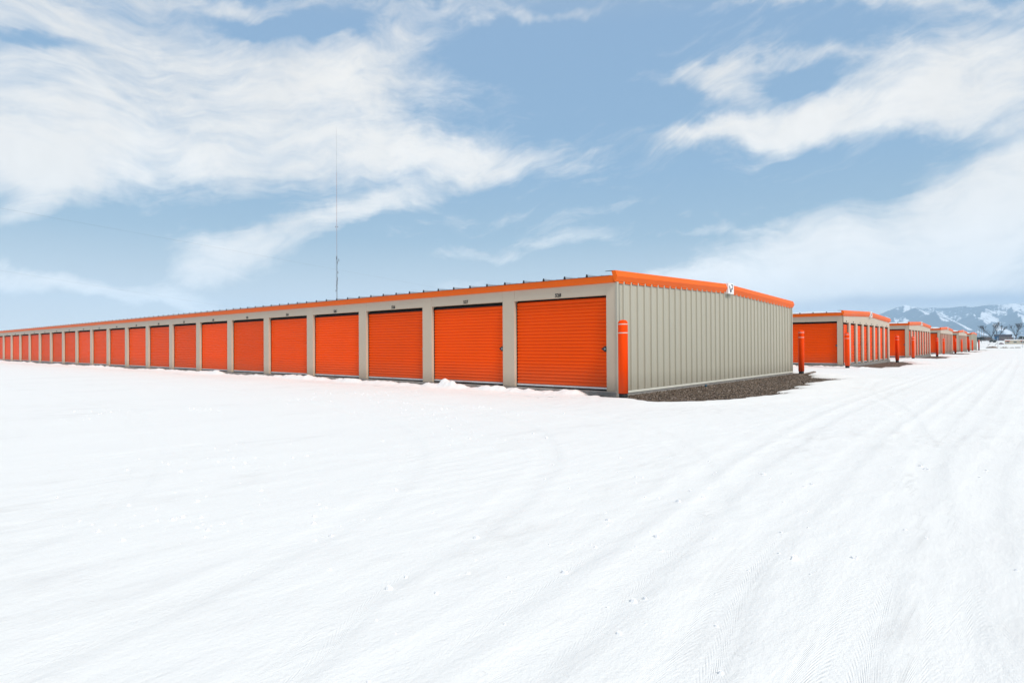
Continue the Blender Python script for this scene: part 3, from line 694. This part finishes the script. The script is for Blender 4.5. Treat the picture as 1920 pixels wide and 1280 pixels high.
# mounds and brush piles at the lot edge
def mound(az,dist,w,h,label,mat,seed,name='brush_pile',cat='brush pile',sticks=60,dz=0):
    x,y,_=polar(az,dist); z=gz(x,y)+dz
    u=np.linspace(-1,1,25); U,V=np.meshgrid(u,u); rr=random.Random(seed)
    hh=np.clip(1-(U**2+V**2),0,None)**.7*h*(1+.5*fbm(U*3+seed,V*3,3))-.08
    t=empty(name,(x,y,z),label=label,cat=cat)
    o=grid_mesh('heap',U*w/2,V*w/3,hh,M[mat],False); o.parent=t
    if sticks:
        b=MB()
        for k in range(sticks):
            a=rr.uniform(-.9,.9); c=rr.uniform(-.8,.2); p=Vector((a*w/2,c*w/3,h*(1-a*a)*rr.uniform(.2,1)))
            d=Vector((rr.gauss(0,1),rr.gauss(0,.5),rr.gauss(.2,.35))).normalized()*rr.uniform(.2,.5)
            b.tube(p-d*.5,p+d*.5,.015,.01,4,False)
        b.build('sticks',M['paletwig'],t)
mound(-2.13,180,2.4,.42,'brown brush pile on the snow left of the tall fence post',"soilpile",1)
mound(-1.42,182,1.6,.26,'low tan brush pile just right of the tall fence post',"soilpile",2,sticks=50)
mound(-.98,183,1.0,.14,'small scattered brush pile on the snow below the mobile home',"soilpile",3,sticks=26)
mound(-.66,184,1.2,.20,'small brush pile with raised dark twigs, rightmost of the piles',"soilpile",4,sticks=40)
mound(-1.58,400,2.4,.75,'dark reddish mound on the snow beside the mobile home','brownsiding',5,'dirt_mound','mound',0,.25)
for az,dist,dx,h,l in [(-2.35,260,.8,.9,'dark dead branch leaning left on the snow bank'),(-1.93,240,.9,1.0,'dark dead branch leaning right beside the tall fence post')]:
    x,y,_=polar(az,dist); b=MB(); rr=random.Random(int(dist)); zz=gz(x,y)
    b.tube((-dx/2,0,-.1),(dx/2,0,h),.05,.03,5)
    for k in range(9): 
        f=rr.uniform(.3,.95); p=Vector((-dx/2+dx*f,0,h*f)); b.tube(p,p+Vector((rr.uniform(-.1,.4),rr.uniform(-.2,.2),rr.uniform(-.1,.35))),.02,.01,4,False)
    o=b.build('dead_branch',M['bark'],loc=(x,y,zz)); tag(o,l,'branch')
# chain-link fence across the end of the lot
t=empty('chain_link_fence',(0,186,0),label='grey chain link fence with thin posts across the far end of the lot',cat='fence')
x0,y0,_=polar(-1.79,197); 
px=[x0-.0+4.83*k for k in range(-6,4)]
for k,xx in enumerate(px):
    h=2.5 if abs(k-6)<.5 or k==7 else 2.25
    MB().tube((xx,0,-.3),(xx,0,h),.045,.045,8).lathe([(.06,h),(.05,h+.04),(.01,h+.06)],cx=xx,n=8).build('post',M['steel'],t)
MB().tube((px[0],0,2.05),(px[6],0,2.05),.022,.022,6).build('top_rail',M['steel'],t)
b=MB()
for xa,xb in zip(px[:-1],px[1:]):
    n=24
    for k in range(-10,n):
        s=(xb-xa)/n
        for sg in (1,-1):
            xs1=xa+k*s if sg==1 else xb-k*s; 
            z0,z1=.1,2.05; run=sg*(z1-z0)
            a=max(min(xs1,xb),xa); c=max(min(xs1+run,xb),xa)
            if abs(c-a)<.05: continue
            za=z0+abs(a-xs1); zc=z0+abs(c-xs1)
            b.tube((a,.03*sg,za),(c,.03*sg,zc),.003,.003,3,False)
b.build('wire_mesh',M['steel'],t)

# ------------------------------------------------------------------ mast and wires
d=250; x,y,_=polar(-56.44,d); t=empty('radio_mast',(x,y,0),label='tall thin radio mast with antennas rising behind the nearest building',cat='mast')
def lattice(b,z0,z1,w,r):
    P=[Vector((w*math.cos(a),w*math.sin(a),0)) for a in (0,2.094,4.189)]
    for p in P: b.tube(p+Vector((0,0,z0)),p+Vector((0,0,z1)),r,r,5)
    z=z0; s=w*2.2
    while z+s<=z1:
        for k in range(3): b.tube(P[k]+Vector((0,0,z)),P[(k+1)%3]+Vector((0,0,z+s)),r*.6,r*.6,4,False)
        z+=s
b=MB(); lattice(b,0,37,.24,.038); b.build('lower_lattice',M['mast'],t)
b=MB(); lattice(b,37,70,.10,.014); b.build('upper_lattice',M['mastred'],t)
b=MB(); b.tube((0,0,70),(0,0,88),.03,.018,6); b.build('top_spire',M['mast'],t)
for zc,dx,dy,L in ((35.3,.6,.5,1.2),(34.3,.7,-.2,1.2),(36.3,-.6,.3,1.4),(30.5,.4,.2,1.0),(27.8,.4,0,1.6),(26.5,-.3,.2,1.5),(25.3,-.7,.2,.9),(24.3,-.6,.4,1.0),(23.3,-.7,0,.8),(26.0,.25,0,1.2),(48.5,.25,.3,.6),(48.5,-.3,-.3,.6)):
    MB().tube((0,0,zc),(dx,dy,zc),.03,.03,5).lathe([(.09,zc-L/2),(.10,zc-L/2+.05),(.10,zc+L/2-.05),(.06,zc+L/2)],cx=dx,cy=dy,n=8).build('antenna',M['mast'],t)
def wire(az0,hd,h,a_from,a_to,label,r=.0032,sag=.6):
    """horizontal wire of direction az0; hd = closest distance"""
    D=h/hd; dirv=Vector((math.sin(R(az0)),math.cos(R(az0)),0)); nrm=Vector((-math.cos(R(az0)),math.sin(R(az0)),0))
    P=[]
    for k in range(41):
        a=R(a_from+(a_to-a_from)*k/40); ss=math.sin(R(az0)-a); tt=D*math.cos(R(az0)-a)/ss
        p=Vector((CAM.x,CAM.y,CAM.z+h))+nrm*D+dirv*tt; P.append(p)
    b=MB()
    for p,q in zip(P[:-1],P[1:]): b.tube(p,q,r,r,5,False)
    o=b.build('overhead_wire',M['wire']); tag(o,label,'wire','overhead wires crossing the sky')
wire(-19.2,.2017,9.0,-92,-38,'upper of two faint overhead wires slanting down from the left edge of the sky')
wire(-44.1,.1655,7.5,-92,-60,'lower of two faint overhead wires slanting down from the left edge of the sky')

# ------------------------------------------------------------------ mountains
def mountain_material():
    m=bpy.data.materials.new('mountain'); m.use_nodes=True; t=NT(m); b=t.n['Principled BSDF']; b.inputs['Roughness'].default_value=.95; b.inputs['Specular IOR Level'].default_value=.1
    at=t.N('ShaderNodeAttribute',attribute_name='snow'); geo=t.N('ShaderNodeNewGeometry')
    n=t.N('ShaderNodeTexNoise',i_Scale=.014,i_Detail=9.0,i_Roughness=.72); t.L(geo.outputs['Position'],n.inputs['Vector'])
    a=t.N('ShaderNodeMath',operation='ADD'); t.L(at.outputs['Fac'],a.inputs[0]); g2=t.N('ShaderNodeMath',operation='MULTIPLY_ADD'); g2.inputs[1].default_value=1.9; g2.inputs[2].default_value=-.45; t.L(n.outputs[0],g2.inputs[0]); t.L(g2.outputs[0],a.inputs[1])
    r=t.N('ShaderNodeMapRange'); r.inputs['From Min'].default_value=.88; r.inputs['From Max'].default_value=1.16; t.L(a.outputs[0],r.inputs[0])
    mx=t.N('ShaderNodeMix',data_type='RGBA'); mx.inputs['A'].default_value=(.04,.075,.12,1); mx.inputs['B'].default_value=(.74,.77,.82,1)
    t.L(r.outputs[0],mx.inputs['Factor']); t.L(mx.outputs['Result'],b.inputs['Base Color']); return m
M['mountain']=mountain_material()
azs=np.radians(np.linspace(-22,14,560)); rs_=np.linspace(5200,11000,260)
A,RR=np.meshgrid(azs,rs_); Ad=np.degrees(A)
sky_el=np.interp(Ad,[-22,-14,-11,-9.6,-8.84,-8.1,-7.5,-7.1,-6.6,-6.18,-5.2,-4.0,-3.2,-2.4,-1.6,-.67,1,4,8,14],
                    [.8,1.5,2.0,2.35,2.63,2.92,3.10,3.02,2.93,2.90,2.86,2.84,2.82,2.86,2.88,2.95,3.1,2.9,3.0,2.2])
sky_el=sky_el+.055*fbm(Ad*1.7+4,Ad*0+2.2,5)
crest=8600+350*np.sin(Ad*.9)+0*RR
hc=crest*np.tan(np.radians(sky_el))
t_=(RR-5400)/(crest-5400)
prof=np.where(t_<1,np.clip(t_,0,1)**1.25,np.clip(1-(t_-1)*.9,0,1))
MX=CAM.x+RR*np.sin(A); MY=CAM.y+RR*np.cos(A)
rd=ridged(MX/1500,MY/1500,6); rd2=ridged(MX/520+7,MY/520,5)
H=hc*prof*(1+np.where(t_<1,.50*(rd-.85)*np.sin(np.pi*np.clip(t_,0,1)),0))+ (rd2-.8)*75*np.clip(t_*1.2,0,1)*(1-.75*np.exp(-((t_-1)/.10)**2))
def spur(a0,r0,e0,a1,r1,e1,wd,asym=1.0):
    global H
    x0=CAM.x+r0*math.sin(R(a0)); y0=CAM.y+r0*math.cos(R(a0)); x1=CAM.x+r1*math.sin(R(a1)); y1=CAM.y+r1*math.cos(R(a1))
    dx,dy=x1-x0,y1-y0; tt=np.clip(((MX-x0)*dx+(MY-y0)*dy)/(dx*dx+dy*dy),0,1)
    dd=np.hypot(MX-x0-tt*dx,MY-y0-tt*dy); z0=r0*math.tan(R(e0)); z1=r1*math.tan(R(e1))
    zz=z0+(z1-z0)*tt+18*np.sin(tt*19)+14*fbm(tt*9+a0,tt*0,3)
    H=np.maximum(H,zz-dd*.62*(1+.25*(rd2-.8)))
spur(-7.0,8000,2.85,-3.0,6000,1.0,300)
spur(-5.6,8200,2.45,-4.2,6700,1.35,300)
spur(-3.3,7600,2.1,-1.6,6000,1.0,300)
spur(-1.0,8200,2.6,-.2,6600,1.5,300)
spur(-9.0,7600,2.2,-7.2,6300,1.5,300)
spur(-2.2,8300,2.72,-2.9,7200,2.0,300)
H=np.minimum(H,RR*np.tan(np.radians(sky_el+.03)))   # crests stay under the outer ridge
H=H*sstep(5200,5600,RR)-3
gy_,gx_=np.gradient(H); dA=RR*(azs[1]-azs[0]); slopeA=gx_/dA; slopeR=gy_/(rs_[1]-rs_[0])
lap=np.zeros_like(H); lap[1:-1,1:-1]=H[1:-1,:-2]+H[1:-1,2:]-2*H[1:-1,1:-1]
snowm=.40-.50*slopeA-np.clip(lap*.10,-.2,.2)+.18*fbm(MX/900,MY/900,5)+.28*fbm(MX/260+RR/400,MY/140,4)+.35*(rd2-.8)+.10*(H/450)
snowm=np.clip(snowm,0,1)
mo=grid_mesh('mountains',MX,MY,H,M['mountain'],True); tag(mo,kind='structure')
a_=mo.data.attributes.new('snow','FLOAT','POINT'); a_.data.foreach_set('value',snowm.reshape(-1).astype(np.float32))

# ------------------------------------------------------------------ haze
b=MB(); b.box(-9000,9500,-3000,12500,-6,640)
hz=b.build('haze',None); hz.data.materials.clear(); hm=bpy.data.materials.new('haze'); hm.use_nodes=True; hz.data.materials.append(hm)
t=NT(hm); t.n.remove(t.n['Principled BSDF']); pv=t.N('ShaderNodeVolumePrincipled'); pv.inputs['Color'].default_value=(.57,.79,1.0,1); pv.inputs['Density'].default_value=1.25e-4
pv.inputs['Anisotropy'].default_value=0.0
t.L(pv.outputs[0],t.n['Material Output'].inputs['Volume']); tag(hz,kind='stuff'); hz['label']='thin blue haze over the plain and mountains'; hz['category']='haze'

# ------------------------------------------------------------------ camera
f=1140.46; yaw,pit,rol=0.7051,0.0071857,-0.0053748
cw,sw=math.cos(yaw),math.sin(yaw)
F=Vector((-sw*math.cos(pit),cw*math.cos(pit),math.sin(pit))); Rt=Vector((cw,sw,0)); U=Rt.cross(F)
c,s=math.cos(rol),math.sin(rol)
cx=Rt*c+U*s; cu=U*c-Rt*s
cam=bpy.data.cameras.new('camera'); co=bpy.data.objects.new('camera',cam); C.objects.link(co)
cam.sensor_width=36; cam.lens=f/1920*36; cam.clip_end=40000; cam.clip_start=.05
co.matrix_world=Matrix(((cx.x,cu.x,-F.x,CAM.x),(cx.y,cu.y,-F.y,CAM.y),(cx.z,cu.z,-F.z,CAM.z),(0,0,0,1)))
bpy.context.scene.camera=co

# ------------------------------------------------------------------ light and sky
SUN_EL,SUN_AZ=44,104     # azimuth clockwise from +Y
sd=Vector((math.sin(R(SUN_AZ))*math.cos(R(SUN_EL)),math.cos(R(SUN_AZ))*math.cos(R(SUN_EL)),math.sin(R(SUN_EL))))
li=bpy.data.lights.new('sun','SUN'); li.energy=2.35; li.angle=R(16); li.color=(1,.935,.85)
lo=bpy.data.objects.new('sun',li); C.objects.link(lo); lo.rotation_euler=sd.to_track_quat('Z','Y').to_euler()
w=bpy.data.worlds.new('World'); bpy.context.scene.world=w; w.use_nodes=True; t=NT(w)
bg=t.n['Background']; bg.inputs['Strength'].default_value=.12
sky=t.N('ShaderNodeTexSky',sky_type='NISHITA'); sky.sun_disc=False; sky.sun_elevation=R(SUN_EL); sky.sun_rotation=R(SUN_AZ); sky.air_density=1.0; sky.dust_density=.6; sky.ozone_density=1.6; sky.altitude=1300
tc=t.N('ShaderNodeTexCoord')
def px_dir(px,py):
    u,v=px-960,py-640; return (F+cx*(u/f)-cu*(v/f)).normalized()
def noise(vec,scale,detail,rough,dist=0,color=False):
    n=t.N('ShaderNodeTexNoise',i_Scale=float(scale),i_Detail=float(detail),i_Roughness=rough,i_Distortion=float(dist)); t.L(vec,n.inputs['Vector']); return n.outputs['Color' if color else 'Fac']
def vm(op,a,b_):
    n=t.N('ShaderNodeVectorMath',operation=op)
    for i,v in enumerate((a,b_)):
        if isinstance(v,(tuple,Vector)): n.inputs[i].default_value=tuple(v)
        elif isinstance(v,(int,float)): n.inputs['Scale'].default_value=v
        else: t.L(v,n.inputs[i])
    return n.outputs
def ma(op,a,b_=0,c_=None,clamp=False):
    n=t.N('ShaderNodeMath',operation=op,use_clamp=clamp)
    for i,v in enumerate((a,b_,c_)):
        if v is None: continue
        if isinstance(v,(int,float)): n.inputs[i].default_value=float(v)
        else: t.L(v,n.inputs[i])
    return n.outputs[0]
dirn=tc.outputs['Generated']
# warp the direction with noise so that the cloud banks get ragged edges
def scaled(v,k):
    n=t.N('ShaderNodeVectorMath',operation='SCALE'); t.L(v,n.inputs[0]); n.inputs['Scale'].default_value=k; return n.outputs[0]
w1=vm('SUBTRACT',noise(dirn,3.2,3,.5,0,True),(.5,.5,.5))[0]; w2=vm('SUBTRACT',noise(dirn,11,4,.6,0,True),(.5,.5,.5))[0]
dw=vm('ADD',vm('ADD',dirn,scaled(w1,.07))[0],scaled(w2,.07))[0]
BL=[(120,60,260,60,0,.75),(330,130,300,60,4,.8),(150,190,260,50,2,.85),(560,180,300,55,-16,.85),(430,215,330,40,-8,.7),(470,292,420,38,0,1.5),(230,285,200,50,8,1.0),
    (140,335,110,40,-30,1.3),(70,395,70,26,-38,1.0),(740,60,190,22,-22,.8),(700,120,130,20,-20,.6),(450,8,420,16,2,.8),(560,245,220,30,6,.8),(830,275,120,22,6,.8),
    (450,478,85,34,-18,1.7),(400,512,60,16,-20,1.2),(540,440,120,20,-22,1.1),(680,385,90,20,-14,1.5),(150,545,260,15,7,1.9),(320,580,140,10,8,1.0),
    (1450,118,170,12,-4,1.0),(1345,150,70,24,14,1.5),(1400,238,110,15,-4,1.5),(1560,240,240,18,-3,1.4),(1650,185,180,28,-8,.7),(1810,140,170,60,-10,1.5),(1750,200,200,36,-8,1.0),
    (1850,400,240,70,-22,2.4),(1700,470,260,50,-14,2.4),(1640,530,420,30,-3,2.4),(1520,440,120,30,-20,1.0),(1370,535,220,16,-2,1.2),(1920,340,120,40,-20,1.8),
    (1190,372,90,10,-14,.38),(960,462,200,11,-7,.45),(1330,438,90,8,-3,.5),(1240,405,150,16,-6,.2),(1130,540,260,14,0,.7),(860,410,110,9,-10,.4),(1900,275,60,12,-15,.9),
    (1010,70,170,50,0,-.9),(1280,80,300,24,3,.30),(1650,6,320,10,2,.7),(1080,12,260,12,0,.5),
    (340,238,100,13,12,-1.6),(60,98,80,16,0,-1.2),(560,62,110,14,8,-1.0),(1500,170,100,12,0,-.7),(1690,482,90,7,-2,-.6),(60,225,90,14,0,-.7)]
acc=None
for px,py,a,bb,ang,wt in BL:
    c0=px_dir(px,py); e1=(px_dir(px+a*math.cos(R(ang)),py+a*math.sin(R(ang)))-c0); e2=(px_dir(px-bb*math.sin(R(ang)),py+bb*math.cos(R(ang)))-c0)
    # half lengths in direction space; axes made perpendicular to the centre
    la=e1.length; lb=e2.length; e1=(e1-c0*e1.dot(c0)).normalized(); e2=(e2-c0*e2.dot(c0)); e2=(e2-e1*e2.dot(e1)).normalized()
    u=vm('DOT_PRODUCT',dw,e1/la)['Value']; v=vm('DOT_PRODUCT',dw,e2/lb)['Value']
    q=ma('ADD',ma('MULTIPLY',u,u),ma('MULTIPLY',v,v)); g=ma('EXPONENT',ma('MULTIPLY',q,-.6)); 
    g=ma('MULTIPLY',g,wt*1.0)
    acc=g if acc is None else ma('ADD',acc,g)
# wispy streaks: noise stretched along a tilted, slightly curling axis
acc=ma('SUBTRACT',1.0,ma('EXPONENT',ma('MULTIPLY',acc,-.92)))
def streak(tilt,sz,scale,detail,rough,dist,wk):
    base=vm('ADD',dirn,scaled(w1,wk))[0]
    mp=t.N('ShaderNodeMapping'); mp.inputs['Rotation'].default_value=(0,0,-yaw); t.L(base,mp.inputs[0])
    mp2=t.N('ShaderNodeMapping'); mp2.inputs['Rotation'].default_value=(0,R(tilt),0); t.L(mp.outputs[0],mp2.inputs[0])
    mp3=t.N('ShaderNodeMapping'); mp3.inputs['Scale'].default_value=(1,1,sz); t.L(mp2.outputs[0],mp3.inputs[0])
    return noise(mp3.outputs[0],scale,detail,rough,dist)
def lvl(x,a,b_):
    k=t.N('ShaderNodeMapRange'); k.inputs['From Min'].default_value=a; k.inputs['From Max'].default_value=b_; t.L(x,k.inputs[0]); return k.outputs[0]
big=lvl(streak(10,2.4,3.4,10,.60,.4,.24),.34,.66)
mid=lvl(streak(16,4.5,7.5,10,.66,.4,.22),.32,.68)
fin=lvl(streak(4,3.0,24,8,.68,.5,.15),.3,.7)
n_=ma('ADD',ma('ADD',ma('MULTIPLY',big,.44),ma('MULTIPLY',mid,.38)),ma('MULTIPLY',fin,.18))
dens=ma('ADD',ma('ADD',ma('MULTIPLY',n_,1.0),ma('MULTIPLY',acc,1.0)),-.74)
mr=t.N('ShaderNodeMapRange',interpolation_type='SMOOTHSTEP'); mr.inputs['From Min'].default_value=-.17; mr.inputs['From Max'].default_value=.85; t.L(dens,mr.inputs[0])
cloud=ma('MULTIPLY',mr.outputs[0],.97)
sepd=t.N('ShaderNodeSeparateXYZ'); t.L(dirn,sepd.inputs[0]); zz=sepd.outputs['Z']
# thin veil near the horizon
veil=ma('EXPONENT',ma('MULTIPLY',ma('MAXIMUM',zz,0),-9.0)); veil=ma('MULTIPLY',veil,.25)
cf=ma('MAXIMUM',cloud,veil)
# cloud brightness: a little shading
shade=noise(dw,5.5,6,.6,0); sh=t.N('ShaderNodeMapRange'); sh.inputs['From Min'].default_value=.3; sh.inputs['From Max'].default_value=.7; sh.inputs['To Min'].default_value=.84; sh.inputs['To Max'].default_value=1.0; t.L(shade,sh.inputs[0])
lowb=ma('ADD',ma('MULTIPLY',ma('EXPONENT',ma('MULTIPLY',ma('MAXIMUM',zz,0),-8.0)),.45),1.0)
ccol=t.N('ShaderNodeVectorMath',operation='SCALE'); ccol.inputs[0].default_value=(5.9,5.75,5.5); t.L(ma('MULTIPLY',sh.outputs[0],lowb),ccol.inputs['Scale'])
# grey stratus deck above the mountains
c0=px_dir(1830,560); e1=px_dir(2260,566)-c0; la=e1.length; e1=(e1-c0*e1.dot(c0)).normalized(); e2=px_dir(1830,573)-c0; lb=e2.length; e2=(e2-c0*e2.dot(c0)).normalized()
dws=vm('ADD',dirn,scaled(w2,.02))[0]
u=vm('DOT_PRODUCT',dws,e1/la)['Value']; v=vm('DOT_PRODUCT',dws,e2/lb)['Value']; q=ma('ADD',ma('MULTIPLY',u,u),ma('MULTIPLY',v,v)); st_=ma('MULTIPLY',ma('EXPONENT',ma('MULTIPLY',q,-.8)),.85)
cr=t.N('ShaderNodeValToRGB'); els=cr.color_ramp.elements   # thin winter sky by height, measured in view; unseen top whitened against blue ambient
stops=[(0,(4.0,3.7,3.25)),(.06,(3.45,3.4,3.25)),(.12,(2.25,2.85,3.2)),(.17,(1.5,2.42,3.15)),(.27,(1.34,2.36,3.5)),(.46,(1.46,2.4,3.65)),(.7,(2.8,3.0,3.3)),(1,(3.4,3.45,3.5))]
while len(els)<len(stops): els.new(.5)
for e,(p,cc) in zip(els,stops): e.position=p; e.color=tuple(v/5 for v in cc)+(1,)
zc=t.N('ShaderNodeSeparateXYZ'); t.L(dirn,zc.inputs[0]); t.L(zc.outputs['Z'],cr.inputs[0])
cs=t.N('ShaderNodeVectorMath',operation='SCALE'); cs.inputs['Scale'].default_value=5; t.L(cr.outputs[0],cs.inputs[0])
skyg=t.N('ShaderNodeMix',data_type='RGBA'); skyg.inputs['Factor'].default_value=.92; t.L(sky.outputs[0],skyg.inputs['A']); t.L(cs.outputs[0],skyg.inputs['B'])
m1=t.N('ShaderNodeMix',data_type='RGBA'); t.L(cf,m1.inputs['Factor']); t.L(skyg.outputs['Result'],m1.inputs['A']); t.L(ccol.outputs[0],m1.inputs['B'])
m2=t.N('ShaderNodeMix',data_type='RGBA'); t.L(st_,m2.inputs['Factor']); t.L(m1.outputs['Result'],m2.inputs['A']); m2.inputs['B'].default_value=(2.5,2.95,3.8,1)
t.L(m2.outputs['Result'],bg.inputs['Color'])

sc=bpy.context.scene
sc.view_settings.view_transform='Standard'; sc.view_settings.look='None'; sc.view_settings.exposure=0.50; sc.view_settings.gamma=1
sc.cycles.volume_bounces=1; sc.cycles.max_bounces=6; sc.cycles.volume_max_steps=64
